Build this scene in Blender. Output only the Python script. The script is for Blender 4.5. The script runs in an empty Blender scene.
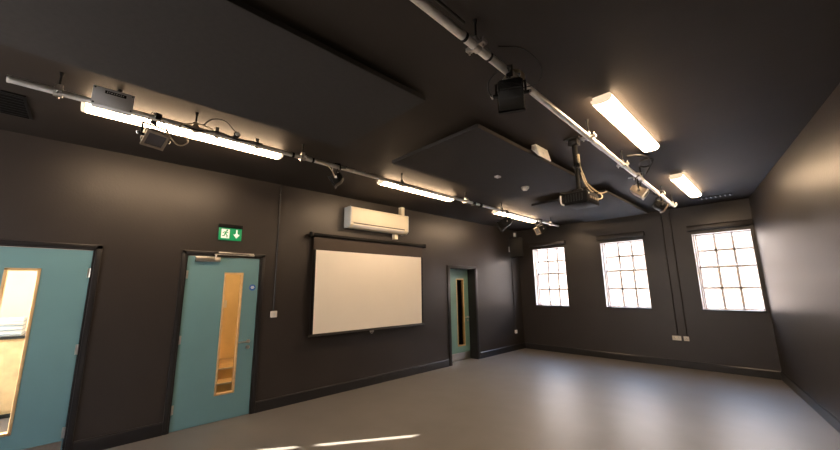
import bpy, bmesh, math, random
from mathutils import Vector, Matrix, Euler
random.seed(7)
S = bpy.context.scene
COL = S.collection
PI = math.pi

# ------------------------------------------------------------------ materials
def mat(name, col, rough=.5, metal=0., var=.06, scale=6., bump=0., bscale=40., spec=.5, emis=None, estr=0., coat=0.):
    m = bpy.data.materials.new(name); m.use_nodes = True
    nt = m.node_tree; b = nt.nodes['Principled BSDF']
    b.inputs['Roughness'].default_value = rough
    b.inputs['Metallic'].default_value = metal
    b.inputs['Specular IOR Level'].default_value = spec
    b.inputs['Coat Weight'].default_value = coat
    tc = nt.nodes.new('ShaderNodeTexCoord')
    n = nt.nodes.new('ShaderNodeTexNoise'); n.inputs['Scale'].default_value = scale; n.inputs['Detail'].default_value = 5
    nt.links.new(tc.outputs['Object'], n.inputs['Vector'])
    r = nt.nodes.new('ShaderNodeValToRGB')
    lo = [max(0, c*(1-var)) for c in col]; hi = [min(1, c*(1+var)) for c in col]
    r.color_ramp.elements[0].color = (*lo, 1); r.color_ramp.elements[1].color = (*hi, 1)
    r.color_ramp.elements[0].position = .3; r.color_ramp.elements[1].position = .7
    nt.links.new(n.outputs['Fac'], r.inputs['Fac']); nt.links.new(r.outputs['Color'], b.inputs['Base Color'])
    if bump:
        n2 = nt.nodes.new('ShaderNodeTexNoise'); n2.inputs['Scale'].default_value = bscale; n2.inputs['Detail'].default_value = 3
        nt.links.new(tc.outputs['Object'], n2.inputs['Vector'])
        bp = nt.nodes.new('ShaderNodeBump'); bp.inputs['Strength'].default_value = bump; bp.inputs['Distance'].default_value = .01
        nt.links.new(n2.outputs['Fac'], bp.inputs['Height']); nt.links.new(bp.outputs['Normal'], b.inputs['Normal'])
    if emis:
        b.inputs['Emission Color'].default_value = (*emis, 1); b.inputs['Emission Strength'].default_value = estr
    return m

def glass_mat(name, tint=(1, 1, 1)):
    m = bpy.data.materials.new(name); m.use_nodes = True
    nt = m.node_tree; nt.nodes.clear()
    o = nt.nodes.new('ShaderNodeOutputMaterial'); mx = nt.nodes.new('ShaderNodeMixShader')
    t = nt.nodes.new('ShaderNodeBsdfTransparent'); t.inputs['Color'].default_value = (*tint, 1)
    g = nt.nodes.new('ShaderNodeBsdfGlossy'); g.inputs['Roughness'].default_value = .03
    lw = nt.nodes.new('ShaderNodeLayerWeight'); lw.inputs['Blend'].default_value = .5
    p5 = nt.nodes.new('ShaderNodeMath'); p5.operation = 'POWER'; p5.inputs[1].default_value = 5
    f = nt.nodes.new('ShaderNodeMath'); f.operation = 'MULTIPLY_ADD'; f.inputs[1].default_value = .5; f.inputs[2].default_value = .03
    nt.links.new(lw.outputs['Facing'], p5.inputs[0]); nt.links.new(p5.outputs[0], f.inputs[0])
    nt.links.new(f.outputs[0], mx.inputs[0]); nt.links.new(t.outputs[0], mx.inputs[1]); nt.links.new(g.outputs[0], mx.inputs[2])
    nt.links.new(mx.outputs[0], o.inputs[0])
    return m

M = dict(
    wall=mat('charcoal_wall_paint', (.0265, .0220, .0200), .40, var=.10, scale=2.2, bump=.10, bscale=45, spec=.6),
    ceil=mat('black_ceiling_paint', (.030, .0235, .019), .65, var=.08, scale=2, bump=.08, bscale=50, spec=.3),
    raft=mat('black_fabric_panel', (.031, .0275, .0255), .8, var=.1, scale=30, bump=.15, bscale=300),
    floor=mat('grey_vinyl_floor', (.155, .146, .138), .45, var=.06, scale=2.2, bump=.03, bscale=25),
    skirt=mat('black_gloss_trim', (.016, .016, .018), .3, var=.1),
    teal=mat('teal_door_laminate', (.14, .285, .32), .42, var=.03, scale=3),
    teal_dark=mat('sea_green_door_laminate', (.17, .32, .29), .42, var=.03, scale=3),
    beech=mat('beech_beading', (.62, .43, .22), .4, var=.14, scale=14),
    steel=mat('brushed_steel', (.62, .60, .57), .33, 1., var=.08, scale=40),
    alu=mat('galvanised_tube', (.80, .78, .74), .32, .6, var=.12, scale=18),
    white=mat('white_plastic', (.80, .78, .74), .42, var=.03),
    cream=mat('cream_plastic', (.86, .80, .64), .45, var=.02),
    paleblue=mat('grey_white_plastic', (.70, .73, .74), .45, var=.03),
    greybox=mat('grey_enclosure', (.74, .74, .74), .5, var=.04),
    black=mat('black_plastic', (.008, .008, .008), .5, var=.15, spec=.12),
    blackmet=mat('black_powder_coat', (.010, .0095, .009), .5, var=.2, scale=25, bump=.1, bscale=120, spec=.3),
    silver=mat('silver_casing', (.30, .25, .20), .4, .3, var=.12, scale=20),
    screen=mat('matt_white_screen', (.88, .84, .76), .9, var=.015, scale=2),
    leader=mat('black_screen_leader', (.040, .028, .022), .36, var=.1, scale=3),
    cable=mat('beige_cable', (.52, .42, .28), .5, var=.1),
    bcable=mat('black_cable', (.02, .018, .016), .45, var=.1),
    tape=mat('black_tape', (.006, .006, .006), .6, var=.1, spec=.15),
    green=mat('exit_green', (.005, .23, .085), .4, var=.02, emis=(0., .45, .14), estr=.12),
    signwhite=mat('exit_white', (.85, .88, .85), .4, var=.02, emis=(.9, 1., .9), estr=.12),
    blue=mat('blue_sign', (.02, .12, .50), .4, var=.02),
    tube=mat('lit_diffuser', (.9, .86, .78), .3, var=.01, emis=(1., .69, .42), estr=17.),
    tubecap=mat('diffuser_end_cap', (.78, .72, .62), .4, var=.03, emis=(1., .75, .5), estr=.35),
    lens=mat('lantern_glass', (.10, .10, .11), .08, .0, var=.05, coat=.5),
    winframe=mat('white_window_paint', (.82, .76, .72), .4, var=.03),
    lining=mat('white_reveal_paint', (.82, .80, .78), .4, var=.03),
    cellwall=mat('cream_wall_paint', (.84, .77, .64), .6, var=.03, bump=.05),
    hallwall=mat('ochre_wall_paint', (.84, .64, .36), .55, var=.05, bump=.05),
    wood=mat('light_oak', (.70, .50, .28), .45, var=.16, scale=9),
    paper=mat('white_paper', (.82, .84, .86), .7, var=.04),
    paperblue=mat('pale_blue_paper', (.45, .58, .70), .7, var=.04),
    brick=mat('dimmed_pink_brick', (.075, .059, .050), .85, var=.12, scale=8),  # pinkish for warm reflections, darkened so the window bars stay visible
    pave=mat('warm_bounce_paving', (.52, .41, .33), .8, var=.1, scale=3),  # unseen ground, warm tone chosen to bounce warm light onto the ceiling
    dark=mat('dark_lobby_paint', (.03, .028, .026), .6, var=.1),
    added_hall_lamp=mat('added_lamp_globe', (.9, .8, .6), .4, emis=(1, .74, .44), estr=60.),
    glass=glass_mat('clear_glass'), wired=glass_mat('door_glass', (.93, .90, .84)),
)

# ------------------------------------------------------------------ mesh builder
class MB:
    def __init__(s): s.bm = bmesh.new()
    def _merge(s, b2, mtx=None):
        if mtx is not None: b2.transform(mtx)
        me = bpy.data.meshes.new('t'); b2.to_mesh(me); b2.free(); s.bm.from_mesh(me); bpy.data.meshes.remove(me)
    def box(s, x0, x1, y0, y1, z0, z1, bev=0., mtx=None, seg=2):
        b = bmesh.new(); bmesh.ops.create_cube(b, size=1)
        b.transform(Matrix.Translation(((x0+x1)/2, (y0+y1)/2, (z0+z1)/2)) @ Matrix.Diagonal((abs(x1-x0), abs(y1-y0), abs(z1-z0), 1)))
        if bev: bmesh.ops.bevel(b, geom=b.edges[:], offset=bev, segments=seg, profile=.5, affect='EDGES')
        s._merge(b, mtx); return s
    def cyl(s, p0, p1, r, n=16, r2=None, mtx=None):
        p0, p1 = Vector(p0), Vector(p1); d = p1-p0
        b = bmesh.new(); bmesh.ops.create_cone(b, cap_ends=True, segments=n, radius1=r, radius2=r if r2 is None else r2, depth=d.length)
        b.transform(Matrix.Translation((p0+p1)/2) @ d.to_track_quat('Z', 'Y').to_matrix().to_4x4())
        s._merge(b, mtx); return s
    def ring(s, p0, p1, r, n=20, mtx=None): return s.cyl(p0, p1, r, n, mtx=mtx)
    def ball(s, c, r, sc=(1, 1, 1), mtx=None):
        b = bmesh.new(); bmesh.ops.create_uvsphere(b, u_segments=16, v_segments=10, radius=r)
        b.transform(Matrix.Translation(c) @ Matrix.Diagonal((*sc, 1))); s._merge(b, mtx); return s
    def tube(s, pts, r, n=8, sub=6, mtx=None):
        P = [Vector(p) for p in pts]
        if len(P) > 2 and sub > 1:
            Q = [P[0]*2-P[1]]+P+[P[-1]*2-P[-2]]; out = []
            for i in range(1, len(Q)-2):
                for k in range(sub):
                    t = k/sub; a, b_, c, d = Q[i-1], Q[i], Q[i+1], Q[i+2]
                    out.append(.5*((2*b_)+(c-a)*t+(2*a-5*b_+4*c-d)*t*t+(3*b_-a-3*c+d)*t**3))
            out.append(P[-1]); P = out
        b = bmesh.new(); prev = None; up = Vector((.13, .31, .94))
        for i, p in enumerate(P):
            d = (P[min(i+1, len(P)-1)]-P[max(i-1, 0)]).normalized()
            u = up - d*up.dot(d)
            if u.length < 1e-3: u = Vector((1, 0, 0)) - d*d.x
            u.normalize(); up = u; w = d.cross(u)
            ringv = [b.verts.new(p+r*(math.cos(2*PI*k/n)*u+math.sin(2*PI*k/n)*w)) for k in range(n)]
            if prev:
                for k in range(n): b.faces.new((prev[k], prev[(k+1) % n], ringv[(k+1) % n], ringv[k]))
            else: b.faces.new(ringv[::-1])
            prev = ringv
        b.faces.new(prev); s._merge(b, mtx); return s
    def prism(s, poly, axis, a0, a1, bev=0., mtx=None):
        """poly in the two other axes (cyclic order), extruded along axis"""
        def v(u, w, a):
            return {'x': (a, u, w), 'y': (u, a, w), 'z': (u, w, a)}[axis]
        b = bmesh.new()
        A = [b.verts.new(v(u, w, a0)) for u, w in poly]; B = [b.verts.new(v(u, w, a1)) for u, w in poly]
        n = len(poly); b.faces.new(A); b.faces.new(B[::-1])
        for i in range(n): b.faces.new((A[i], B[i], B[(i+1) % n], A[(i+1) % n]))
        bmesh.ops.recalc_face_normals(b, faces=b.faces[:])
        if bev: bmesh.ops.bevel(b, geom=b.edges[:], offset=bev, segments=2, profile=.5, affect='EDGES')
        s._merge(b, mtx); return s
    def build(s, name, m, parent=None, local=False, smooth=True):
        bmesh.ops.recalc_face_normals(s.bm, faces=s.bm.faces[:])
        off = Vector((0, 0, 0)); q = parent
        while q is not None and not local: off += q.location; q = q.parent
        if off.length: s.bm.transform(Matrix.Translation(-off))
        me = bpy.data.meshes.new(name); s.bm.to_mesh(me); s.bm.free()
        me.materials.append(M[m] if isinstance(m, str) else m)
        if smooth:
            for p in me.polygons: p.use_smooth = True
            try: me.set_sharp_from_angle(angle=math.radians(35))
            except Exception: pass
        o = bpy.data.objects.new(name, me); COL.objects.link(o)
        if parent is not None: o.parent = parent
        return o
def tag(o, label=None, cat=None, group=None, kind=None):
    for k, v in dict(label=label, category=cat, group=group, kind=kind).items():
        if v: o[k] = v
    return o
def empty(name, loc, label, cat, group=None, kind=None, rot=None):
    o = bpy.data.objects.new(name, None); o.empty_display_size = .1; COL.objects.link(o); o.location = loc
    if rot: o.rotation_euler = rot
    return tag(o, label, cat, group, kind)
def copy_tree(o, parent=None):
    c = o.copy(); COL.objects.link(c)
    if parent is not None: c.parent = parent
    for ch in list(o.children): copy_tree(ch, c)
    return c

# ------------------------------------------------------------------ room dimensions (metres)
H = 3.177; L = 8.738; XR = 4.832; TA = math.tan(.1747); YB = -2.4; TH = .25
def xr(y): return XR + (L-y)*TA

def wall_cells(us, zs, holes, put):
    for i in range(len(us)-1):
        for j in range(len(zs)-1):
            u0, u1, z0, z1 = us[i], us[i+1], zs[j], zs[j+1]
            cu, cz = (u0+u1)/2, (z0+z1)/2
            if any(a < cu < b and c < cz < d for a, b, c, d in holes): continue
            put(u0, u1, z0, z1)

D1 = (-.93, .06); D2 = (.85, 1.79); D3 = (5.75, 6.70); DT = 2.07
w = MB()
holes = [(*D1, -1, DT), (*D2, -1, DT), (*D3, -1, DT)]
wall_cells([YB-TH, *D1, *D2, *D3, L+.3], [0, DT, H], holes, lambda a, b, c, d: w.box(-TH, 0, a, b, c, d))
tag(w.build('wall_left', 'wall', smooth=False), 'dark charcoal wall carrying the doors and the projection screen', 'wall', kind='structure')
WZ0, WZ1 = 1.131, 2.605; WN = [(.422, 1.297), (2.161, 3.051), (3.905, 4.778)]
w = MB()
wall_cells([0, .422, 1.297, 2.161, 3.051, 3.905, 4.778, 5.2], [0, WZ0, WZ1, H], [(a, b, WZ0, WZ1) for a, b in WN], lambda a, b, c, d: w.box(a, b, L, L+.10, c, d))
EB = .055
wall_cells([0]+[v for a, b in WN for v in (a-.02, b+EB)]+[5.2], [0, WZ0-.05, WZ1+EB, H], [(a-.02, b+EB, WZ0-.05, WZ1+EB) for a, b in WN], lambda a, b, c, d: w.box(a, b, L+.10, L+.3, c, d))
tag(w.build('wall_far', 'wall', smooth=False), 'dark charcoal end wall with three white windows', 'wall', kind='structure')
w = MB(); w.prism([(XR, L), (xr(YB), YB), (xr(YB)+TH, YB), (XR+TH, L)], 'z', 0, H)
tag(w.build('wall_right', 'wall', smooth=False), 'plain dark charcoal wall at the right of the room', 'wall', kind='structure')
w = MB()
BW = [(1.2, 2.4)]
wall_cells([0]+[v for q in BW for v in q]+[xr(YB)+TH], [0, 1.0, 2.7, H], [(a, b, 1.0, 2.7) for a, b in BW], lambda a, b, c, d: w.box(a, b, YB-TH, YB, c, d))
tag(w.build('wall_back', 'wall', smooth=False), 'plain dark wall behind the viewpoint', 'wall', kind='structure')
w = MB(); w.prism([(-3.6, -3.3), (7.2, -3.3), (7.2, L+.3), (-3.6, L+.3)], 'z', -.2, 0)
tag(w.build('floor', 'floor', smooth=False), 'smooth grey vinyl floor with a soft sheen', 'floor', kind='structure')
w = MB(); w.prism([(-3.4, -2.4), (7.2, -2.4), (7.2, L+.3), (-3.4, L+.3)], 'z', H, H+.25)
tag(w.build('ceiling', 'ceil', smooth=False), 'black painted ceiling', 'ceiling', kind='structure')

# skirting
def skirt_poly(): return [(0, 0), (.02, 0), (.02, .125), (.012, .138), (0, .138)]
w = MB()
for a, b in ((YB, D1[0]-.04), (D1[1]+.04, D2[0]-.03), (D2[1]+.03, D3[0]-.08), (D3[1]+.07, L)):
    w.prism(skirt_poly(), 'y', a, b)
tag(w.build('baseboard_left', 'skirt', smooth=False), 'black skirting along the door wall', 'skirting', kind='structure')
w = MB(); w.prism([(L-u, z) for u, z in skirt_poly()], 'x', .02, XR)
tag(w.build('baseboard_far', 'skirt', smooth=False), 'black skirting under the three windows', 'skirting', kind='structure')
w = MB()
rm = Matrix.Translation((XR, L, 0)) @ Matrix.Rotation(math.atan(TA), 4, 'Z')
w.prism([(-u, z) for u, z in skirt_poly()], 'y', -(L-YB)/math.cos(.1747), 0, mtx=rm)
tag(w.build('baseboard_right', 'skirt', smooth=False), 'black skirting along the plain right wall', 'skirting', kind='structure')

# ------------------------------------------------------------------ rooms behind the doors
w = MB(); w.box(-3.4, -3.2, -2.4, .45, 0, H)
tag(w.build('wall_store_end', 'cellwall', smooth=False), 'cream wall seen through the glass of the nearest door', 'wall', kind='structure')
w = MB()
wall_cells([-3.2, -2.2, -.3, 0], [0, .9, 2.272, 2.288, 3.0, H], [(-2.2, -.3, .9, 2.272), (-2.2, -.3, 2.288, 3.0)], lambda a, b, c, d: w.box(a, b, -2.4, -2.25, c, d))  # unseen opening and thin bar placed to throw the split sun streak
tag(w.build('wall_store_window', 'cellwall', smooth=False), 'cream wall with an unseen opening placed for the sun behind the nearest door', 'wall', kind='structure')
w = MB(); w.box(-3.4, -TH, .35, .50, 0, H)
tag(w.build('wall_store_partition', 'cellwall', smooth=False), 'cream partition between the two rooms behind the doors', 'wall', kind='structure')
w = MB(); w.box(-2.6, -2.45, .5, 3.0, 0, H)
tag(w.build('wall_hall_end', 'hallwall', smooth=False), 'warm ochre wall seen through the glass of the middle door', 'wall', kind='structure')
w = MB(); w.box(-2.45, -TH, 2.85, 3.0, 0, H)
tag(w.build('wall_hall_partition', 'hallwall', smooth=False), 'warm ochre side wall of the stair hall', 'wall', kind='structure')
w = MB(); w.box(-1.9, -1.75, 5.1, 8.2, 0, H)
tag(w.build('wall_lobby_end', 'dark', smooth=False), 'dark wall of the lobby behind the far door', 'wall', kind='structure')
w = MB(); w.box(-1.75, -TH, 5.0, 5.15, 0, H); w.box(-1.75, -TH, 8.05, 8.2, 0, H)
tag(w.build('wall_lobby_sides', 'dark', smooth=False), 'dark side walls of the lobby behind the far door', 'wall', kind='structure')

t = empty('cupboard', (-2.45, -.8, 0), 'light wood cupboard in the room behind the nearest door', 'cupboard')
MB().box(-3.0, -2.1, -1.5, -.2, .06, 1.00, .004).build('body', 'wood', t)
MB().box(-3.02, -2.06, -1.52, -.18, 1.00, 1.03, .004).build('worktop', 'skirt', t)
for k in range(2):
    d = MB().box(-2.1, -2.08, -1.48+k*.65, -.87+k*.65, .10, .97, .004).build('door', 'wood', t)
MB().box(-3.0, -2.14, -1.5, -.2, 0, .06).build('plinth', 'skirt', t)
for k in range(13):
    z = 1.03+k*.018
    o = MB().box(-2.55+.02*(k % 3), -2.15+.015*((k*7) % 4), -1.02+.01*(k % 2), -.55, z, z+.016, .002).build('paper_stack', 'paperblue' if k % 3 == 1 else 'paper')
    tag(o, 'flat stack of white and blue paper on the cupboard behind the nearest door', 'paper', 'papers on the cupboard')

t = empty('staircase', (-1.7, 2.1, 0), 'short wooden stair seen through the glass of the middle door', 'stairs')
for k in range(2):
    st = MB().box(-2.44, -1.25-.28*k, 1.35, 2.80, .17*k, .17*k+.145).build('step', 'hallwall', t)
    MB().box(-2.44, -1.22-.28*k, 1.35, 2.80, .17*k+.145, .17*k+.17, .006).build('tread', 'wood', st)
    MB().box(-1.245-.28*k, -1.215-.28*k, 1.36, 2.79, .17*k+.15, .17*k+.174).build('nosing', 'white', st)
o = MB().box(-2.45, -2.40, 1.93, 2.02, 1.28, 1.42, .006).build('light_switch', 'white'); tag(o, 'small pale box on the ochre wall behind the middle door', 'switch')
t = empty('added_hall_lamp', (-.75, 1.2, H), 'added unseen globe lamp brightening the stair hall', 'lamp')  # unseen lamp added to light the hall wall and stair risers
MB().cyl((-.75, 1.2, H), (-.75, 1.2, H-.04), .09, 20).build('ceiling_plate', 'white', t)
MB().ball((-.75, 1.2, H-.17), .14).build('globe', 'added_hall_lamp', t)

# ------------------------------------------------------------------ doors
def door(name, y0, y1, leafx, panel, label, leaf_mat='teal', hinge='a', kick=False, arch=.075, deep=False):
    """opening y0..y1 in the left wall; leaf between y0+.035 and y1-.035; leafx = x of the leaf's room face"""
    t = empty(name, (0, (y0+y1)/2, 0), label, 'door', kind='structure')
    f = MB()
    j = .035
    f.box(-TH, .012, y0, y0+j, 0, DT-.03); f.box(-TH, .012, y1-j, y1, 0, DT-.03); f.box(-TH, .012, y0, y1, DT-.03, DT)
    # moulded architrave on the room face
    for a, b, c, d in ((y0-arch+.045, y0+.02, 0, DT+.03), (y1-.02, y1+arch-.045, 0, DT+.03)):
        f.box(0, .022, a, b, c, d, .006)
    f.box(0, .022, y0-arch+.045, y1+arch-.045, DT-.02, DT+.03, .006)
    if not deep:
        f.box(leafx-.075, leafx-.047, y0+j, y0+j+.02, 0, DT-.03); f.box(leafx-.075, leafx-.047, y1-j-.02, y1-j, 0, DT-.03)
    f.build('door_frame', 'skirt', t)
    a, b = y0+j+.004, y1-j-.004
    py0, py1, pz0, pz1 = panel
    lf = MB()
    wall_cells([a, py0, py1, b], [.006, pz0, pz1, DT-.034], [(py0, py1, pz0, pz1)], lambda p, q, r, s: lf.box(leafx-.044, leafx, p, q, r, s))
    leaf = lf.build('door_leaf', leaf_mat, t, smooth=False)
    v = MB(); fw = .024
    v.box(leafx-.05, leafx+.008, py0, py0+fw, pz0, pz1, .004); v.box(leafx-.05, leafx+.008, py1-fw, py1, pz0, pz1, .004)
    v.box(leafx-.05, leafx+.008, py0, py1, pz0, pz0+fw, .004); v.box(leafx-.05, leafx+.008, py0, py1, pz1-fw, pz1, .004)
    v.build('vision_frame', 'beech', leaf)
    MB().box(leafx-.026, leafx-.020, py0+fw, py1-fw, pz0+fw, pz1-fw).build('glass_pane', 'wired', leaf)
    hy = a-.002 if hinge == 'a' else b+.002
    for z in (.24, 1.02, 1.80):
        h = MB(); h.cyl((leafx+.008, hy, z-.05), (leafx+.008, hy, z+.05), .008, 12); h.box(leafx-.002, leafx+.003, hy-.004, hy+(.022 if hinge == 'a' else -.022), z-.05, z+.05)
        h.build('hinge', 'steel', t)
    if kick:
        MB().box(leafx, leafx+.003, a+.01, b-.01, .012, .165, .001).build('kick_plate', 'steel', leaf)
    return t, leaf, a, b
def lever(leaf, leafx, y, z, dirn):
    h = MB(); h.cyl((leafx, y, z), (leafx+.008, y, z), .026, 20); h.cyl((leafx, y, z), (leafx+.05, y, z), .010, 12)
    h.tube([(leafx+.048, y, z), (leafx+.052, y+dirn*.02, z), (leafx+.052, y+dirn*.07, z), (leafx+.046, y+dirn*.13, z)], .010, 10)
    h.cyl((leafx, y, z-.075), (leafx+.008, y, z-.075), .025, 20); h.cyl((leafx, y, z-.075), (leafx+.016, y, z-.075), .009, 12)
    h.build('lever_handle', 'steel', leaf)

d1, leaf1, a1, b1 = door('door_1', *D1, -.006, (-.577, -.336, .31, 1.835), 'teal door cut off by the left edge, bright room behind its glass strip', hinge='b', kick=True)
lever(leaf1, -.006, a1+.09, .93, 1)
d2, leaf2, a2, b2 = door('door_2', *D2, -.006, (1.318, 1.552, .305, 1.835), 'closed teal door under the green exit sign', hinge='a')
lever(leaf2, -.006, b2-.075, .925, -1)
c = MB(); c.box(-.006, .045, .965, 1.245, 1.966, 2.028, .006); cl = c.build('door_closer', 'steel', d2)
c = MB(); c.cyl((.03, 1.19, 2.025), (.03, 1.19, 2.062), .012, 12)
c.prism([(.022, 1.17), (.022, 1.62), (.042, 1.62), (.042, 1.17)], 'z', 2.058, 2.070, .002)
c.box(.012, .05, 1.60, 1.66, 2.054, 2.082, .003); c.box(.01, .026, 1.22, 1.66, 2.082, 2.100, .003)
c.build('closer_arm', 'steel', cl)
c = MB(); c.cyl((-.006, 1.680, 1.636), (-.003, 1.680, 1.636), .042, 28); bs = c.build('fire_door_sign', 'blue', leaf2)
c = MB()
for k, (wd, z) in enumerate(((.036, 1.652), (.050, 1.638), (.030, 1.624))): c.box(-.003, -.002, 1.680-wd/2, 1.680+wd/2, z-.004, z+.004)
c.build('sign_lettering', 'paper', bs)
bs['label'] = 'round blue fire door notice with white print'
d3, leaf3, a3, b3 = door('door_3', *D3, -.20, (6.225, 6.495, .30, 1.815), 'sea green door set deep in its frame at the far end of the left wall', leaf_mat='teal_dark', hinge='a', kick=True, arch=.10, deep=True)
lever(leaf3, -.20, b3-.06, .93, -1)

# ------------------------------------------------------------------ exit sign
t = empty('exit_sign', (0, 1.336, 2.26), 'green running man exit sign with a down arrow above the middle door', 'exit sign')
MB().box(0, .055, 1.19, 1.482, 2.425, 2.475, .006).build('housing', 'black', t)
MB().box(.018, .032, 1.196, 1.476, 2.262, 2.425, .002).build('sign_panel', 'green', t)
e = MB(); X0, X1 = .032, .0335
e.prism([(1.225, 2.285), (1.325, 2.285), (1.325, 2.408), (1.225, 2.408)], 'x', X0, X1)
e.prism([(1.388, 2.345), (1.402, 2.36), (1.402, 2.408), (1.422, 2.408), (1.422, 2.36), (1.436, 2.345), (1.455, 2.345), (1.412, 2.290), (1.369, 2.345)], 'x', X0, X1)
e.build('pictogram', 'signwhite', t, smooth=False)
g = MB(); G0, G1 = .0335, .0348
g.prism([(1.293+.011*math.cos(i*PI/6), 2.391+.011*math.sin(i*PI/6)) for i in range(12)], 'x', G0, G1)
g.prism([(1.262, 2.345), (1.272, 2.378), (1.292, 2.378), (1.284, 2.345)], 'x', G0, G1)
g.prism([(1.286, 2.378), (1.312, 2.360), (1.308, 2.353), (1.284, 2.366)], 'x', G0, G1)
g.prism([(1.270, 2.378), (1.246, 2.366), (1.240, 2.350), (1.248, 2.348), (1.254, 2.360), (1.268, 2.366)], 'x', G0, G1)
g.prism([(1.270, 2.348), (1.284, 2.348), (1.302, 2.325), (1.300, 2.298), (1.290, 2.298), (1.290, 2.321)], 'x', G0, G1)
g.prism([(1.262, 2.348), (1.274, 2.345), (1.268, 2.318), (1.238, 2.308), (1.236, 2.318), (1.258, 2.326)], 'x', G0, G1)
g.build('running_figure', 'green', t, smooth=False)

# ------------------------------------------------------------------ conduit, switch, sockets
def conduit(x0, y0, z0, z1, ax, label, m='wall', r=.011, group=None, bracket=True):
    t = empty('conduit', (x0, y0, z0), label, 'conduit', group)
    MB().cyl((x0, y0, z0), (x0, y0, z1), r, 14).build('pipe', m, t)
    n = Vector(ax)
    z = z1-.15
    while z > z0+.2:
        s = MB(); c = Vector((x0, y0, z)); s.cyl(c-Vector((0, 0, .012)), c+Vector((0, 0, .012)), r+.004, 14)
        q = c-n*(r+.001)
        s.box(q.x-.018 if not n.x else q.x-.002, q.x+.018 if not n.x else q.x+.004, q.y-.018 if not n.y else q.y-.004, q.y+.018 if not n.y else q.y+.004, z-.012, z+.012)
        s.build('saddle_clip', m, t); z -= .8
    return t
conduit(.014, 1.984, 1.30, H, (1, 0, 0), 'black vertical conduit running down to the switch beside the middle door', m='skirt')
def plate(face, u, z, wd, ht, label, name, cat, kindp):
    """face 'x': on the left wall; 'y': on the far wall"""
    t = empty(name, (0 if face == 'x' else u, u if face == 'x' else L, z), label, cat)
    def B(o0, o1, u0, u1, z0, z1, nm, m, bev=.002):
        s = MB()
        if face == 'x': s.box(o0, o1, u+u0, u+u1, z+z0, z+z1, bev)
        else: s.box(u+u0, u+u1, L-o1, L-o0, z+z0, z+z1, bev)
        return s.build(nm, m, t)
    B(0, .030, -wd/2+.004, wd/2-.004, -ht/2+.004, ht/2-.004, 'back_box', 'white', .004)
    B(.030, .038, -wd/2, wd/2, -ht/2, ht/2, 'face_plate', 'white', .003)
    n = 2 if wd > .12 else 1
    for k in range(n):
        cu = (k-(n-1)/2)*.068
        if kindp == 'switch': B(.038, .044, cu-.014, cu+.014, -.022, .022, 'rocker', 'paleblue', .002)
        else:
            B(.038, .043, cu-.009, cu+.009, .018, .034, 'rocker', 'paleblue', .001)
            for du, dz, w_, h_ in ((0, .004, .005, .011), (-.012, -.015, .010, .005), (.012, -.015, .010, .005)):
                B(.0375, .0385, cu+du-w_/2, cu+du+w_/2, dz-h_/2, dz+h_/2, 'pin_slot', 'black', 0)
    return t
plate('x', 1.984, 1.262, .088, .088, 'small white wall switch at the foot of the conduit by the middle door', 'wall_switch', 'switch', 'switch')
plate('x', 8.320, .462, .088, .088, 'small white socket low on the left wall near the far corner', 'wall_socket', 'socket', 'socket')
conduit(.012, 8.318, .50, 2.40, (1, 0, 0), 'thin black conduit below the corner loudspeaker', r=.009)
conduit(3.440, L-.014, .60, H, (0, -1, 0), 'black conduit down the window wall above the double socket')
conduit(3.592, L-.014, .60, H, (0, -1, 0), 'black conduit down the window wall above the single socket')
plate('y', 3.425, .562, .148, .088, 'white double socket below the windows', 'wall_socket', 'socket', 'socket')
plate('y', 3.582, .562, .088, .088, 'white single socket right of the double socket below the windows', 'wall_socket', 'socket', 'socket')

# ------------------------------------------------------------------ projection screen
t = empty('projection_screen', (0, 3.70, .88), 'white pull-down projection screen with black borders on the left wall', 'screen')
sx = .085
MB().prism([(sx-.045, 2.42), (sx+.03, 2.42), (sx+.04, 2.44), (sx+.035, 2.475), (sx-.03, 2.487), (sx-.045, 2.475)], 'y', 2.485, 4.925, .004).build('casing', 'black', t)
for a, b in ((2.455, 2.487), (4.923, 4.955)):
    MB().prism([(sx-.055, 2.41), (sx+.04, 2.41), (sx+.05, 2.44), (sx+.044, 2.485), (sx-.03, 2.497), (sx-.055, 2.485)], 'y', a, b, .004).build('end_cap', 'blackmet', t)
for y in (2.50, 4.91): MB().box(0, sx-.04, y-.02, y+.02, 2.42, 2.48, .003).build('wall_bracket', 'black', t)
MB().box(sx-.001, sx+.001, 2.515, 4.875, 2.212, 2.425).build('black_leader', 'leader', t)
for p_, q_ in ((2.515, 2.560), (4.836, 4.875)): MB().box(sx-.001, sx+.001, p_, q_, .925, 2.212).build('side_border', 'black', t)
MB().box(sx-.0012, sx+.0012, 2.560, 4.836, .936, 2.212).build('screen_fabric', 'screen', t)
MB().prism([(sx-.02, .885), (sx+.02, .885), (sx+.024, .905), (sx+.012, .938), (sx-.012, .938), (sx-.024, .905)], 'y', 2.472, 4.892, .003).build('bottom_bar', 'blackmet', t)
h = MB(); h.box(sx+.02, sx+.04, 3.585, 3.665, .885, .900, .003); h.tube([(sx+.03, 3.60, .885), (sx+.033, 3.61, .862), (sx+.033, 3.64, .862), (sx+.03, 3.65, .885)], .005, 8)
h.build('pull_handle', 'steel', t)

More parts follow.
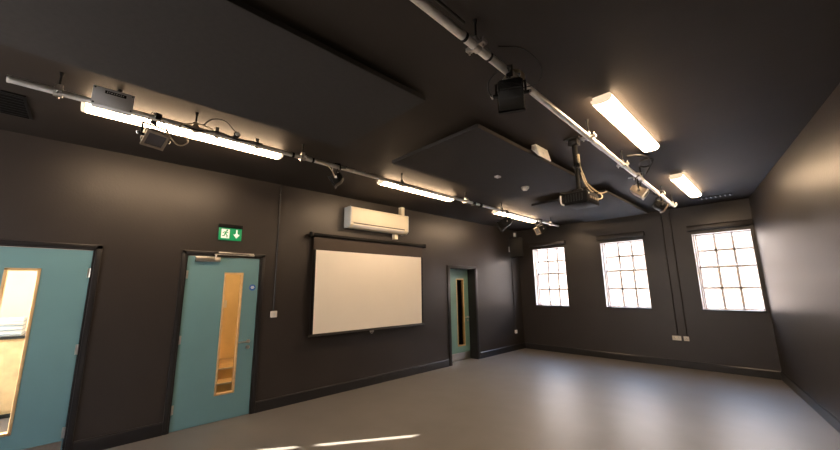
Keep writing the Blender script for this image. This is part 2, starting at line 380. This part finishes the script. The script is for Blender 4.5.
# ------------------------------------------------------------------ air conditioner
t = empty('air_conditioner', (0, 3.75, 2.63), 'cream wall mounted air conditioner above the projection screen', 'air conditioner')
MB().prism([(0, 2.635), (.15, 2.635), (.198, 2.675), (.205, 2.97), (.185, 2.985), (0, 2.985)], 'y', 3.112, 4.385, .004).build('body', 'cream', t)
for a, b in ((3.094, 3.113), (4.384, 4.402)):
    MB().prism([(0, 2.63), (.152, 2.63), (.203, 2.672), (.210, 2.972), (.188, 2.99), (0, 2.99)], 'y', a, b, .004).build('side_panel', 'paleblue', t)
MB().prism([(.196, 2.715), (.207, 2.718), (.213, 2.965), (.204, 2.975)], 'y', 3.118, 4.38, .002).build('front_panel', 'cream', t)
MB().box(.150, .2055, 3.16, 4.30, 2.696, 2.709).build('air_slot', 'black', t)
MB().prism([(.152, 2.640), (.158, 2.636), (.202, 2.672), (.198, 2.682)], 'y', 3.16, 4.30, .001).build('louvre', 'white', t)
o = MB().box(.0, .095, 4.315, 4.395, 2.992, H-.001, .006).build('pipe_trunking', 'cream'); tag(o, 'short cream trunking rising from the air conditioner to the ceiling', 'trunking')
o = MB().box(.0, .085, 4.155, 4.235, 2.525, 2.628, .006).build('pipe_trunking', 'cream'); tag(o, 'short cream trunking stub below the air conditioner', 'trunking')

# ------------------------------------------------------------------ windows
def window(n, x0, x1, label):
    t = empty('window_%d' % n, ((x0+x1)/2, L+.15, WZ0), label, 'window', kind='structure')
    wx0, wx1, z0, z1 = x0, x1, WZ0-.045, WZ1+EB
    x0, x1 = x0-.015, x1+EB
    f = MB(); y0, y1 = L+.10, L+.24; fw = .045
    f.box(x0, x0+fw, y0, y1, z0, z1, .003); f.box(x1-fw, x1, y0, y1, z0, z1, .003); f.box(x0, x1, y0, y1, z1-fw, z1, .003); f.box(x0, x1, y0, y1+.05, z0, z0+.03, .003)
    f.build('window_frame', 'winframe', t)
    MB().box(wx0-.02, wx1+.02, L-.025, L+.10, WZ0-.025, WZ0+.003, .004).build('window_sill', 'skirt', t)
    l = MB(); l.box(wx0, wx0+.006, L+.002, L+.10, WZ0, WZ1); l.box(wx1-.006, wx1, L+.002, L+.10, WZ0, WZ1); l.box(wx0, wx1, L+.002, L+.10, WZ1-.006, WZ1)
    l.build('reveal_lining', 'lining', t)
    zm = 1.945
    for nm, za, zb, ya in (('upper_sash', zm-.02, z1-fw+.01, L+.19), ('lower_sash', z0+.03, zm+.022, L+.145)):
        s = MB(); xa, xb = x0+fw-.012, x1-fw+.012; sw = .036
        s.box(xa, xa+sw, ya, ya+.038, za, zb, .002); s.box(xb-sw, xb, ya, ya+.038, za, zb, .002)
        s.box(xa, xb, ya, ya+.038, za, za+.042, .002); s.box(xa, xb, ya, ya+.038, zb-.042, zb, .002)
        for k in (1, 2):
            xm = xa+sw+(xb-xa-2*sw)*k/3; s.box(xm-.019, xm+.019, ya+.006, ya+.034, za, zb, .002)
        zz = (za+zb)/2; s.box(xa, xb, ya+.006, ya+.034, zz-.019, zz+.019, .002)
        so = s.build(nm, 'winframe', t)
        MB().box(xa+.01, xb-.01, ya+.017, ya+.022, za+.01, zb-.01).build('glass_pane', 'glass', so)
    bl = empty('roller_blind', ((x0+x1)/2, L, 2.69), 'black roller blind cassette over the %s' % label.split(' with')[0], 'blind', 'rolled up window blinds')
    MB().prism([(L-.075, 2.675), (L, 2.675), (L, 2.775), (L-.055, 2.775), (L-.075, 2.755)], 'x', wx0-.055, wx1+.05, .004).build('cassette', 'wall', bl)
    MB().cyl((wx0-.03, L-.04, 2.676), (wx1+.02, L-.04, 2.676), .012, 12).build('blind_bar', 'blackmet', bl)
for k, (a, b) in enumerate(BW):  # added unseen window, lets daylight in from behind the camera
    t = empty('window_%d' % (k+4), ((a+b)/2, YB-.15, 1.0), 'added unseen window in the wall behind the viewpoint, for daylight', 'window', 'added windows behind the viewpoint', 'structure')
    f = MB()
    for p, q, r_, s_ in ((a, a+.05, 1., 2.7), (b-.05, b, 1., 2.7), ((a+b)/2-.02, (a+b)/2+.02, 1., 2.7), (a, b, 1., 1.05), (a, b, 2.65, 2.7), (a, b, 1.83, 1.87)): f.box(p, q, YB-.2, YB-.14, r_, s_)
    f.build('window_frame', 'winframe', t)
    MB().box(a+.01, b-.01, YB-.175, YB-.17, 1.01, 2.69).build('glass_pane', 'glass', t)
window(1, *WN[0], 'white sash window nearest the left corner with twelve panes')
window(2, *WN[1], 'middle white sash window with twelve panes')
window(3, *WN[2], 'white sash window nearest the right wall with twelve panes')

# ------------------------------------------------------------------ ceiling panels
def raft(y0, y1, label):
    t = empty('ceiling_panel', (2.67, (y0+y1)/2, 3.077), label, 'ceiling panel', 'black acoustic panels under the ceiling')
    MB().box(2.03, 3.315, y0, y1, 3.077, 3.117, .004).build('panel', 'raft', t, smooth=False)
    for x in (2.25, 3.1):
        for y in (y0+.3, y1-.3):
            MB().cyl((x, y, 3.117), (x, y, H), .006, 8).build('hanger', 'blackmet', t)
raft(-.70, 1.81, 'black ceiling panel nearest the viewer, cut off by the upper edge')
raft(2.50, 5.10, 'black ceiling panel carrying the smoke detector')
raft(5.83, 8.33, 'black ceiling panel behind the projector, nearest the windows')

# ------------------------------------------------------------------ batten lights
def batten(x, y, label, ln=1.57, wd=.165):
    t = empty('batten_light', (x, y, H), label, 'ceiling light', 'lit strip lights on the ceiling')
    a, b = y-ln/2, y+ln/2; h = wd/2
    MB().box(x-h+.012, x+h-.012, a+.02, b-.02, H-.035, H-.0005, .003).build('base_tray', 'tubecap', t)
    prof = lambda s: [(x-h*s, H-.03), (x-h*s, H-.045), (x-h*s*.84, H-.068), (x-h*s*.5, H-.078), (x+h*s*.5, H-.078), (x+h*s*.84, H-.068), (x+h*s, H-.045), (x+h*s, H-.03)]
    MB().prism(prof(1), 'y', a+.030, b-.030, .003).build('diffuser', 'tube', t)
    for p, q in ((a, a+.030), (b-.030, b)):
        MB().prism(prof(1.0), 'y', p, q, .008).build('end_cap', 'tubecap', t)
batten(1.245, .64, 'long lit strip light at the left, behind the nearer end of the left lighting bar', 1.68)
batten(-1.6, -.9, 'added unseen strip light brightening the room behind the nearest door')  # unseen fitting added to brighten the room behind the door glass
batten(1.235, 3.71, 'lit strip light on the ceiling near the air conditioner')
batten(1.165, 6.72, 'lit strip light at the far end of the left lighting bar', 1.60)
batten(4.255, 3.72, 'bright strip light nearest the viewer on the right side of the ceiling', 1.57)
batten(4.22, 6.74, 'smaller looking strip light on the right side of the ceiling near the windows', 1.57)

# ------------------------------------------------------------------ lighting bars
def pipe_at(A, B, y):
    A, B = Vector(A), Vector(B); return A+(B-A)*((y-A.y)/(B.y-A.y))
def hanger(t, A, B, y, m='steel', wing=True):
    p = pipe_at(A, B, y); r = BR
    c = MB(); c.cyl((p.x, y-.024, p.z), (p.x, y+.024, p.z), r+.009, 20)
    c.box(p.x-.015, p.x+.015, y-.02, y+.02, p.z+r, p.z+r+.035, .003)
    if wing:
        c.box(p.x+r, p.x+r+.042, y-.020, y+.020, p.z-.012, p.z+.012, .003); c.box(p.x-r-.042, p.x-r, y-.020, y+.020, p.z-.012, p.z+.012, .003)
        c.cyl((p.x+r+.026, y, p.z-.03), (p.x+r+.026, y, p.z+.035), .006, 10); c.cyl((p.x-r-.026, y, p.z-.03), (p.x-r-.026, y, p.z+.035), .006, 10)
    k = c.build('pipe_clamp', m, t)
    s = MB(); s.cyl((p.x, y, p.z+r+.02), (p.x, y, H), .007, 10); s.cyl((p.x, y, H-.03), (p.x, y, H), .008, 16, r2=.015)
    s.build('ceiling_stud', 'blackmet', k)
BR = .0235
A1, B1 = (1.670, -.535, 3.022), (1.530, 7.98, 3.026)
A2, B2 = (4.115, -1.6, 3.000), (3.900, 7.50, 3.000)
t = empty('lighting_bar', A1, 'long silver lighting bar hung along the left side of the ceiling', 'lighting bar')
MB().cyl(A1, B1, BR, 24).build('tube', 'alu', t)
for e in (A1, B1):
    d = 1 if e is B1 else -1
    MB().cyl(e, (e[0], e[1]+d*.012, e[2]), BR+.002, 20).build('end_cap', 'white', t)
for y in (-.305, 0.02, .55, 1.565, 3.02, 4.45, 5.55, 7.60): hanger(t, A1, B1, y, wing=y in (-.305, 1.565, 4.45))
for y in (1.455, 1.685): MB().cyl(pipe_at(A1, B1, y-.012), pipe_at(A1, B1, y+.012), BR+.003, 20).build('tape_band', 'tape', t)
MB().cyl(pipe_at(A1, B1, 1.47), pipe_at(A1, B1, 1.67), BR+.002, 24).build('joint_sleeve', 'alu', t)
for y in (4.66, 4.86): 
    c = MB(); p = pipe_at(A1, B1, y); c.cyl((p.x, y-.03, p.z), (p.x, y+.03, p.z), BR+.012, 16); c.box(p.x-.03, p.x+.03, y-.03, y+.03, p.z-.05, p.z+.03, .004); c.build('cable_box', 'blackmet', t)

t = empty('lighting_bar', A2, 'thick silver lighting bar crossing the upper right of the ceiling', 'lighting bar')
MB().cyl(A2, B2, BR+.0015, 24).build('tube', 'alu', t)
MB().cyl(B2, (B2[0], B2[1]+.012, B2[2]), BR+.003, 20).build('end_cap', 'white', t)
for y in (-.9, 1.515, 3.33, 4.42, 5.25, 6.55, 7.36): hanger(t, A2, B2, y, wing=y in (1.515, 3.33, 4.42, 7.36))
for y in (1.40, 1.645): MB().cyl(pipe_at(A2, B2, y-.010), pipe_at(A2, B2, y+.010), BR+.0045, 20).build('tape_band', 'tape', t)
MB().cyl(pipe_at(A2, B2, 1.41), pipe_at(A2, B2, 1.635), BR+.0035, 24).build('joint_sleeve', 'alu', t)
MB().cyl(pipe_at(A2, B2, 3.48), pipe_at(A2, B2, 3.72), BR+.006, 24).build('joint_sleeve', 'alu', t)

# junction box on the left bar
t = empty('junction_box', (1.72, -.01, 3.04), 'pale grey junction box on the left lighting bar with a black printed label', 'junction box')
MB().box(1.690, 1.760, -.128, .108, 2.968, 3.112, .004).build('enclosure', 'greybox', t)
MB().box(1.760, 1.768, -.130, .110, 2.966, 3.114, .003).build('lid', 'greybox', t)
for y in (-.118, .098):
    for z in (2.980, 3.100): MB().cyl((1.768, y, z), (1.771, y, z), .006, 10).build('screw', 'blackmet', t)
lb = MB().box(1.768, 1.7695, -.062, .062, 3.070, 3.094).build('label_strip', 'black', t)
l = MB(); y = -.052
for wd in (.008, .006, .011, .007, .010, .006, .009, .007):
    l.prism([(y, 3.078), (y+wd*.7, 3.078), (y+wd, 3.087), (y+wd*.3, 3.087)], 'x', 1.7695, 1.7702); y += wd+.005
l.build('label_print', 'white', lb, smooth=False)

# ------------------------------------------------------------------ stage lanterns
def lantern(loc, yaw, tilt, label, bw=.20, bh=.17, bd=.16, m='blackmet', drop=.17, doors=False, fins=True, rim='silver', cabcol='bcable', lit=False):
    """hangs from a bar at loc (bar centre). yaw: where the lens looks; tilt: down"""
    t = empty('stage_lantern', loc, label, 'stage light', 'stage lanterns on the lighting bars', rot=(0, 0, yaw))
    c = MB(); c.box(-.022, .022, -.03, .03, .016, .040, .003); c.box(-.022, .022, -.042, -.028, -.045, .035, .003); c.box(-.022, .022, .028, .042, -.02, .035, .003)
    c.cyl((0, -.035, -.012), (0, -.075, -.012), .007, 10); c.box(-.012, .012, -.1, -.072, -.016, -.008, .002); c.cyl((0, 0, -.025), (0, 0, -.075), .008, 10)
    c.build('hook_clamp', 'steel' if m == 'silver' else 'blackmet', t, local=True)
    yk = MB(); yw = bw/2+.014
    yk.tube([(-yw, 0, -drop), (-yw, 0, -.085), (-yw+.012, 0, -.072), (yw-.012, 0, -.072), (yw, 0, -.085), (yw, 0, -drop)], .008, 8, sub=3)
    for s in (-1, 1): yk.cyl((s*(yw-.016), 0, -drop), (s*(yw+.022), 0, -drop), .013, 12)
    yk.build('yoke', 'blackmet', t, local=True)
    kn = MB()
    for s in (-1, 1): kn.cyl((s*(yw+.010), 0, -drop), (s*(yw+.030), 0, -drop), .014, 12)
    for s in (-1, 1): MB().cyl((s*(yw+.022), 0, -drop-.012), (s*(yw+.030), 0, -drop+.012), .009, 10).build('tilt_knob', 'steel', t, local=True)
    kn.bm.free()
    R = Matrix.Translation((0, 0, -drop)) @ Matrix.Rotation(-tilt, 4, 'X')
    b = MB()
    b.prism([(-bd*.55, -bh*.30), (-bd*.55, bh*.30), (-bd*.20, bh*.48), (bd*.45, bh*.5), (bd*.45, -bh*.5), (-bd*.20, -bh*.48)], 'x', -bw/2, bw/2, .006, mtx=R)
    body = b.build('body', m, t, local=True)
    if fins:
        f = MB()
        for k in range(6): f.box(-bw*.42, bw*.42, -bd*.60-.002, -bd*.52, -bh*.25+k*bh*.1-.004, -bh*.25+k*bh*.1+.004, mtx=R)
        f.build('cooling_fins', m, body, local=True)
    MB().box(-bw*.30, bw*.30, -bd*.50, -bd*.40, bh*.42, bh*.50, .004, mtx=R).build('rear_bracket', 'steel', t, local=True)
    r = MB(); fy = bd*.45
    r.box(-bw/2-.008, bw/2+.008, fy, fy+.02, bh*.5-.012, bh*.5+.008, .002, mtx=R); r.box(-bw/2-.008, bw/2+.008, fy, fy+.02, -bh*.5-.008, -bh*.5+.012, .002, mtx=R)
    r.box(-bw/2-.008, -bw/2+.012, fy, fy+.02, -bh*.5, bh*.5, .002, mtx=R); r.box(bw/2-.012, bw/2+.008, fy, fy+.02, -bh*.5, bh*.5, .002, mtx=R)
    r.build('front_rim', rim, t, local=True)
    MB().box(-bw/2+.01, bw/2-.01, fy+.002, fy+.010, -bh*.5+.01, bh*.5-.01, mtx=R).build('lens', 'lens', t, local=True)
    if doors:
        for s in (-1, 1):
            Q = R @ Matrix.Translation((s*(bw/2+.004), fy+.02, 0)) @ Matrix.Rotation(s*-.5, 4, 'Z')
            MB().box(-.0015, .0015, 0, .10, -bh*.46, bh*.46, mtx=Q).build('barn_door', 'blackmet', t, local=True)
            Q = R @ Matrix.Translation((0, fy+.02, s*(bh/2+.004))) @ Matrix.Rotation(s*.5, 4, 'X')
            MB().box(-bw*.46, bw*.46, 0, .09, -.0015, .0015, mtx=Q).build('barn_door', 'blackmet', t, local=True)
    s = MB(); s.tube([(.02, .03, .03), (.06, .06, .01), (.08, .05, -.07), (.03, -bd*.35, -drop+bh*.5)], .0035, 6)
    s.build('safety_wire', 'steel', t, local=True)
    return t
def P1(y): return pipe_at(A1, B1, y)
def P2(y): return pipe_at(A2, B2, y)
lantern(P1(.27), -1.25, .8, 'small floodlight with a bright edge in front of the long strip light at the left', .15, .13, .07, drop=.17, rim='silver')
lantern(P1(2.0), 2.5, .6, 'small black stage light hanging alone left of the air conditioner', .115, .12, .12, drop=.155, rim='blackmet')
lantern(P1(5.70), 2.2, .5, 'dark stage light hanging below the strip light by the corner loudspeaker', .18, .16, .16, drop=.20, rim='blackmet', doors=True)
lantern(P1(7.07), 2.6, .4, 'stage light at the far end of the left lighting bar, by the first window', .17, .15, .16, drop=.19, rim='silver')
lantern(P2(1.89), .52, .35, 'large black floodlight nearest the viewer on the thick lighting bar', .16, .15, .15, drop=.155, rim='blackmet', doors=False)
lantern(P2(5.03), -1.35, .65, 'boxy silver floodlight under the right lighting bar beyond the projector', .16, .11, .16, m='silver', drop=.21, rim='white')
lantern(P2(6.22), -1.0, .6, 'small stage light at the window end of the right lighting bar', .13, .12, .14, drop=.205, rim='silver')

# ------------------------------------------------------------------ cables
def cable(pts, r, m, label, name='cable'):
    o = MB().tube(pts, r, 8).build(name, m); tag(o, label, 'cable'); return o
x = 1.66
cable([(x+.03, .30, 3.02), (x+.05, .38, 2.86), (x+.04, .45, 2.82), (x+.04, .50, 2.88), (x+.03, .43, 2.99), (x+.03, .55, 3.06), (x+.03, .68, 3.045)], .006, 'cable', 'looping beige cable at the floodlight in front of the long strip light')
cable([(x+.03, .60, 3.06), (x+.05, .66, 3.13), (x+.05, .76, 3.15), (x+.05, .84, 3.09), (x+.03, .90, 3.05)], .006, 'bcable', 'short black cable arching above the left lighting bar')
cable([(x+.025, .44, 3.02), (x+.03, .56, 3.00), (x+.03, .72, 3.035), (x+.03, .88, 3.01), (x+.028, 1.02, 3.03), (x+.028, 1.12, 3.03)], .008, 'bcable', 'black cable taped along the left lighting bar')
t = empty('plug_socket', (1.665, .87, 3.03), 'round black plug on the left lighting bar', 'plug')
MB().cyl((1.69, .87, 3.04), (1.74, .87, 3.04), .028, 16).build('plug_body', 'black', t); MB().cyl((1.74, .87, 3.04), (1.755, .87, 3.04), .018, 14).build('plug_cap', 'greybox', t)
for y in (.72, 1.08):
    p = P1(y); o = MB().cyl((p.x, y-.018, p.z), (p.x, y+.018, p.z), BR+.010, 18).box(p.x-.012, p.x+.012, y-.016, y+.016, p.z+.02, p.z+.07, .003).build('half_coupler', 'steel')
    tag(o, 'steel half coupler on the left lighting bar %s' % ('before the round black plug' if y < .8 else 'beyond the round black plug'), 'clamp')
p = P1(1.9); cable([(p.x+.025, 1.72, 3.02), (p.x+.035, 1.84, 3.00), (p.x+.04, 1.92, 2.93), (p.x+.03, 1.96, 2.86)], .006, 'cable', 'beige lead of the small black stage light')
q = P2(1.7)
cable([(q.x+.045, -1.5, 3.06), (q.x+.048, 0, 3.055), (q.x+.045, .9, 3.05), (q.x+.042, 1.36, 3.045)], .009, 'bcable', 'black cable lying along the near half of the right lighting bar')
cable([(q.x-.02, 1.80, 3.00), (q.x-.10, 1.78, 2.93), (q.x-.11, 1.82, 2.85), (q.x-.05, 1.88, 2.82)], .004, 'bcable', 'thin black wire hanging left of the large black floodlight')
cable([(q.x+.05, 1.68, 3.06), (q.x+.12, 1.86, 3.10), (q.x+.14, 2.05, 3.06), (q.x+.09, 2.10, 2.98), (q.x+.02, 1.95, 2.90)], .0035, 'bcable', 'thin black wire looping beside the large black floodlight')
o = MB()
for k in range(4): 
    a = .1*k; o.tube([(q.x+.075*math.cos(i*PI/6)*1.0, 1.90+.012*k+.02*math.sin(i*PI/6+a), 2.955+.075*math.sin(i*PI/6)) for i in range(13)], .0045, 6, sub=2)
tag(o.build('cable_coil', 'cable'), 'beige cable coiled around the bar above the large black floodlight', 'cable')
cable([(q.x+.02, 4.30, 3.05), (q.x+.10, 4.42, 3.07), (q.x+.17, 4.60, 3.06), (q.x+.12, 4.80, 3.03), (q.x+.04, 4.72, 3.02), (q.x+.10, 4.55, 3.04), (q.x+.18, 4.72, 3.07), (q.x+.05, 4.9, 2.96)], .008, 'bcable', 'tangled black cable beside the right lighting bar')
cable([(q.x-.02, 4.88, 2.96), (q.x-.06, 4.86, 2.92), (q.x-.07, 4.95, 2.88), (q.x-.04, 5.03, 2.93), (q.x-.06, 5.01, 2.83)], .007, 'bcable', 'black lead of the boxy silver floodlight')
cable([(P2(6.1).x, 6.10, 2.97), (P2(6.1).x+.05, 6.18, 2.90), (P2(6.1).x+.03, 6.25, 2.86), (P2(6.1).x-.03, 6.30, 2.90), (P2(6.1).x, 6.24, 2.82)], .006, 'cable', 'beige lead of the small stage light by the windows')
cable([(P1(5.5).x+.03, 5.48, 3.02), (P1(5.5).x+.05, 5.56, 2.90), (P1(5.5).x+.05, 5.66, 2.86), (P1(5.5).x+.04, 5.74, 2.92), (P1(5.5).x+.04, 5.60, 2.99)], .006, 'bcable', 'black lead of the dark stage light under the far strip light')

# ------------------------------------------------------------------ projector on its pole
PXc, PYc = 3.72, 3.69
t = empty('projector_mount', (PXc, PYc, H), 'black telescopic pole holding the projector under the ceiling', 'projector mount')
MB().box(PXc-.08, PXc+.08, PYc-.08, PYc+.08, H-.012, H-.0005, .003).box(PXc-.05, PXc+.05, PYc-.05, PYc+.05, H-.075, H-.012, .01).build('ceiling_plate', 'blackmet', t)
MB().cyl((PXc, PYc, H-.07), (PXc, PYc, 2.86), .028, 20).build('outer_pole', 'tape', t)
MB().cyl((PXc, PYc, 2.87), (PXc, PYc, 2.595), .021, 20).build('inner_pole', 'tape', t)
MB().cyl((PXc, PYc, 2.875), (PXc, PYc, 2.845), .033, 20).build('collar', 'blackmet', t)
br = MB(); br.box(PXc-.05, PXc+.05, PYc-.05, PYc+.05, 2.577, 2.605, .006)
for sx_, sy_ in ((1, 1), (1, -1), (-1, 1), (-1, -1)): br.prism([(PXc+sx_*.03, PYc+sy_*.03), (PXc+sx_*.13, PYc+sy_*.15), (PXc+sx_*.145, PYc+sy_*.14), (PXc+sx_*.045, PYc+sy_*.02)], 'z', 2.565, 2.577)
br.build('spider_bracket', 'blackmet', t)
t = empty('projector', (PXc, PYc, 2.48), 'black projector hanging from the ceiling pole', 'projector', rot=(0, 0, 0))
MB().box(PXc-.12, PXc+.13, PYc-.13, PYc+.19, 2.475, 2.597, .014, seg=3).build('body', 'black', t)
MB().box(PXc-.115, PXc+.125, PYc-.125, PYc+.185, 2.470, 2.480, .004).build('base_plate', 'black', t)
MB().cyl((PXc-.13, PYc-.08, 2.54), (PXc-.175, PYc-.08, 2.54), .045, 24).build('lens', 'lens', t)
MB().cyl((PXc-.11, PYc-.08, 2.54), (PXc-.165, PYc-.08, 2.54), .052, 24).build('lens_ring', 'blackmet', t)
v = MB()
for k in range(7): v.box(PXc-.10+k*.028, PXc-.086+k*.028, PYc-.134, PYc-.128, 2.50, 2.575)
v.build('vent_grille', 'blackmet', t)
pp = MB().box(PXc+.128, PXc+.134, PYc-.11, PYc+.16, 2.495, 2.575, .002).build('connector_panel', 'blackmet', t)
for y in (-.06, .0, .06, .12): MB().box(PXc+.134, PXc+.14, PYc+y-.018, PYc+y+.018, 2.515, 2.54, .001).build('port', 'silver', pp)
MB().cyl((PXc+.130, PYc-.10, 2.565), (PXc+.137, PYc-.10, 2.565), .008, 10).build('indicator_light', 'signwhite', t)
MB().tube([(PXc-.12, PYc-.12, 2.475), (PXc-.13, PYc-.16, 2.49), (PXc-.13, PYc-.165, 2.575)], .008, 8).build('side_clip', 'white', t)
t.location.z -= .035
cable([(PXc+.03, PYc+.01, 2.98), (PXc+.034, PYc+.02, 2.86), (PXc+.05, PYc+.05, 2.76), (PXc+.06, PYc+.10, 2.68), (PXc+.10, PYc+.30, 2.61), (PXc+.15, PYc+.40, 2.63)], .007, 'cable', 'beige cable drooping from the projector pole')
cable([(PXc+.03, PYc+.03, 2.80), (PXc+.05, PYc+.06, 2.68), (PXc+.09, PYc+.12, 2.59), (PXc+.15, PYc+.20, 2.565), (PXc+.165, PYc+.17, 2.515), (PXc+.138, PYc+.12, 2.495)], .007, 'cable', 'beige cable plugged into the back of the projector')
o = MB().box(PXc+.022, PXc+.040, PYc-.012, PYc+.018, 2.90, 3.00, .004).build('cable_connector', 'cable'); tag(o, 'pale cable connector strapped to the projector pole', 'connector')

# ------------------------------------------------------------------ ceiling fittings
t = empty('smoke_detector', (2.594, 4.615, 3.077), 'round white smoke detector under the middle black ceiling panel', 'smoke detector')
MB().cyl((2.594, 4.615, 3.077), (2.594, 4.615, 3.055), .058, 28).build('base', 'white', t)
MB().cyl((2.594, 4.615, 3.055), (2.594, 4.615, 3.025), .050, 28, r2=.034).build('sensor_head', 'white', t)
MB().cyl((2.594, 4.615, 3.052), (2.594, 4.615, 3.046), .0505, 28).build('vent_ring', 'greybox', t)
t = empty('motion_sensor', (2.614, 3.862, 3.077), 'small white rectangular sensor under the middle black ceiling panel', 'sensor')
MB().box(2.585, 2.645, 3.825, 3.90, 3.055, 3.077, .004).build('housing', 'white', t)
MB().ball((2.614, 3.862, 3.056), .017, (1, 1, .6)).build('lens', 'paleblue', t)
t = empty('camera_box', (3.40, 3.62, H), 'white square box with a dark knob hanging beside the middle ceiling panel', 'box')
MB().prism([(3.33, 3.125), (3.405, 3.03), (3.42, 3.03), (3.385, H-.001), (3.33, H-.001)], 'y', 3.475, 3.755, .003).build('housing', 'white', t)
MB().cyl((3.39, 3.60, 3.09), (3.412, 3.60, 3.09), .016, 18).build('knob', 'greybox', t)
def vent(x0, x1, y0, y1, n, along, label):
    t = empty('vent_grille', ((x0+x1)/2, (y0+y1)/2, H), label, 'vent')
    f = MB(); w_ = .02
    f.box(x0, x1, y0, y0+w_, H-.014, H-.0005, .002); f.box(x0, x1, y1-w_, y1, H-.014, H-.0005, .002); f.box(x0, x0+w_, y0, y1, H-.014, H-.0005, .002); f.box(x1-w_, x1, y0, y1, H-.014, H-.0005, .002)
    f.build('frame', 'blackmet', t)
    MB().box(x0+w_, x1-w_, y0+w_, y1-w_, H-.003, H-.0005).build('back_plate', 'tape', t)
    for k in range(n):
        s = MB()
        if along == 'y':
            c = x0+w_+(x1-x0-2*w_)*(k+.5)/n; s.box(c-.009, c+.009, y0+w_, y1-w_, H-.012, H-.008)
        else:
            c = y0+w_+(y1-y0-2*w_)*(k+.5)/n; s.box(x0+w_, x1-w_, c-.004, c+.004, H-.012, H-.004)
        s.build('slat', 'blackmet', t)
vent(.52, 1.05, -1.05, -.53, 8, 'y', 'black square ceiling grille at the left edge of the picture')
t = empty('vent_grille', (4.42, 8.09, H), 'black slotted ceiling grille beside the strip light near the windows', 'vent')
MB().box(4.17, 4.66, 8.01, 8.17, H-.012, H-.0005, .002).build('frame', 'blackmet', t)
for k in range(14): MB().box(4.19+k*.033, 4.205+k*.033, 8.03, 8.15, H-.0135, H-.0115).build('slot', 'greybox' if k % 2 else 'tape', t)

# ------------------------------------------------------------------ corner loudspeaker
t = empty('loudspeaker', (0, 8.32, 2.64), 'black loudspeaker on a bracket high in the far left corner', 'loudspeaker')
Q = Matrix.Translation((.25, 8.20, 2.64)) @ Matrix.Rotation(math.radians(-150), 4, 'Z') @ Matrix.Rotation(math.radians(0), 4, 'X')
# local +y looks into the room
MB().prism([(-.17, -.15), (.17, -.15), (.13, .15), (-.13, .15)][::-1], 'z', -.26, .26, .01, mtx=Q @ Matrix.Rotation(PI, 4, 'Z')).build('cabinet', 'black', t)
MB().box(-.16, .16, .148, .158, -.25, .25, .006, mtx=Q).build('front_grille', 'black', t)
MB().tube([(.02, 8.28, 2.62), (.08, 8.29, 2.62), (.14, 8.33, 2.64)], .018, 10).box(0, .02, 8.22, 8.34, 2.55, 2.69, .004).build('wall_bracket', 'steel', t)
t = empty('alarm_sensor', (0, 8.53, 3.05), 'small white sensor high on the left wall above the corner loudspeaker', 'sensor')
MB().box(0, .06, 8.495, 8.565, 2.985, 3.10, .012, seg=3).build('housing', 'white', t)
MB().box(.055, .065, 8.505, 8.555, 3.01, 3.05, .004).build('lens', 'paleblue', t)
cable([(.03, 8.53, 2.99), (.03, 8.54, 2.80), (.05, 8.50, 2.55), (.03, 8.42, 2.42)], .005, 'bcable', 'thin black cable hanging behind the corner loudspeaker')

# ------------------------------------------------------------------ outside
w = MB(); w.box(-40, 50, L+.3, 60, -.35, -.25)
tag(w.build('ground', 'pave', smooth=False), 'unseen paved ground outside the windows, toned to bounce warm light', 'ground', kind='structure')

w = MB(); w.box(-30, 40, 20, 28, -.3, 4.2)  # added building, tames the window view and sends warm reflections indoors
tag(w.build('exterior_added_building', 'brick', smooth=False), 'added building across the yard, put there to shape the window light', 'building', kind='structure')
w = MB(); w.box(-30.3, 40.3, 19.85, 28.2, 4.2, 4.4)
tag(w.build('exterior_added_roof', 'dark', smooth=False), 'dark roof of the added building across the yard', 'roof', kind='structure')

# ------------------------------------------------------------------ light
W = bpy.data.worlds.new('sky'); S.world = W; W.use_nodes = True
nt = W.node_tree; bg = nt.nodes['Background']
wtc = nt.nodes.new('ShaderNodeTexCoord'); wsx = nt.nodes.new('ShaderNodeSeparateXYZ'); wr = nt.nodes.new('ShaderNodeValToRGB')
nt.links.new(wtc.outputs['Generated'], wsx.inputs[0]); nt.links.new(wsx.outputs['Z'], wr.inputs['Fac']); nt.links.new(wr.outputs['Color'], bg.inputs['Color'])
cr = wr.color_ramp; cr.elements[0].position = 0.; cr.elements[0].color = (.98, .88, .82, 1); cr.elements[1].position = .62; cr.elements[1].color = (.40, .62, 1., 1)
e_ = cr.elements.new(.34); e_.color = (1., .88, .82, 1)
bg.inputs['Strength'].default_value = 8.0
sd = bpy.data.lights.new('sun', 'SUN'); sd.energy = 36; sd.angle = .009; sd.color = (1., .94, .86)
so = bpy.data.objects.new('sun', sd); COL.objects.link(so)
so.rotation_euler = Vector((1, 1.575, -.858)).to_track_quat('-Z', 'Y').to_euler(); so.location = (-4, -8, 6)

# ------------------------------------------------------------------ camera
yaw, pit, rol, F = .8077, .1828, -.0121, 346.33
f = Vector((-math.sin(yaw)*math.cos(pit), math.cos(yaw)*math.cos(pit), math.sin(pit)))
r = Vector((math.cos(yaw), math.sin(yaw), 0)); u = r.cross(f)
cc, ss = math.cos(rol), math.sin(rol)
r2 = cc*r+ss*u; u2 = -ss*r+cc*u
cd = bpy.data.cameras.new('camera'); cd.sensor_width = 36; cd.sensor_fit = 'HORIZONTAL'; cd.lens = F/840*36; cd.clip_start = .02
co = bpy.data.objects.new('camera', cd); COL.objects.link(co)
m = Matrix((r2, u2, -f)).transposed().to_4x4(); m.translation = (5.125, 0, 1.588); co.matrix_world = m
S.camera = co
vs = S.view_settings; vs.view_transform = 'Standard'; vs.look = 'None'; vs.exposure = 1.3; vs.gamma = 1; vs.use_curve_mapping = False
S.cycles.use_denoising = True; S.cycles.max_bounces = 10; S.cycles.diffuse_bounces = 6; S.cycles.transparent_max_bounces = 12; S.cycles.sample_clamp_indirect = 8.
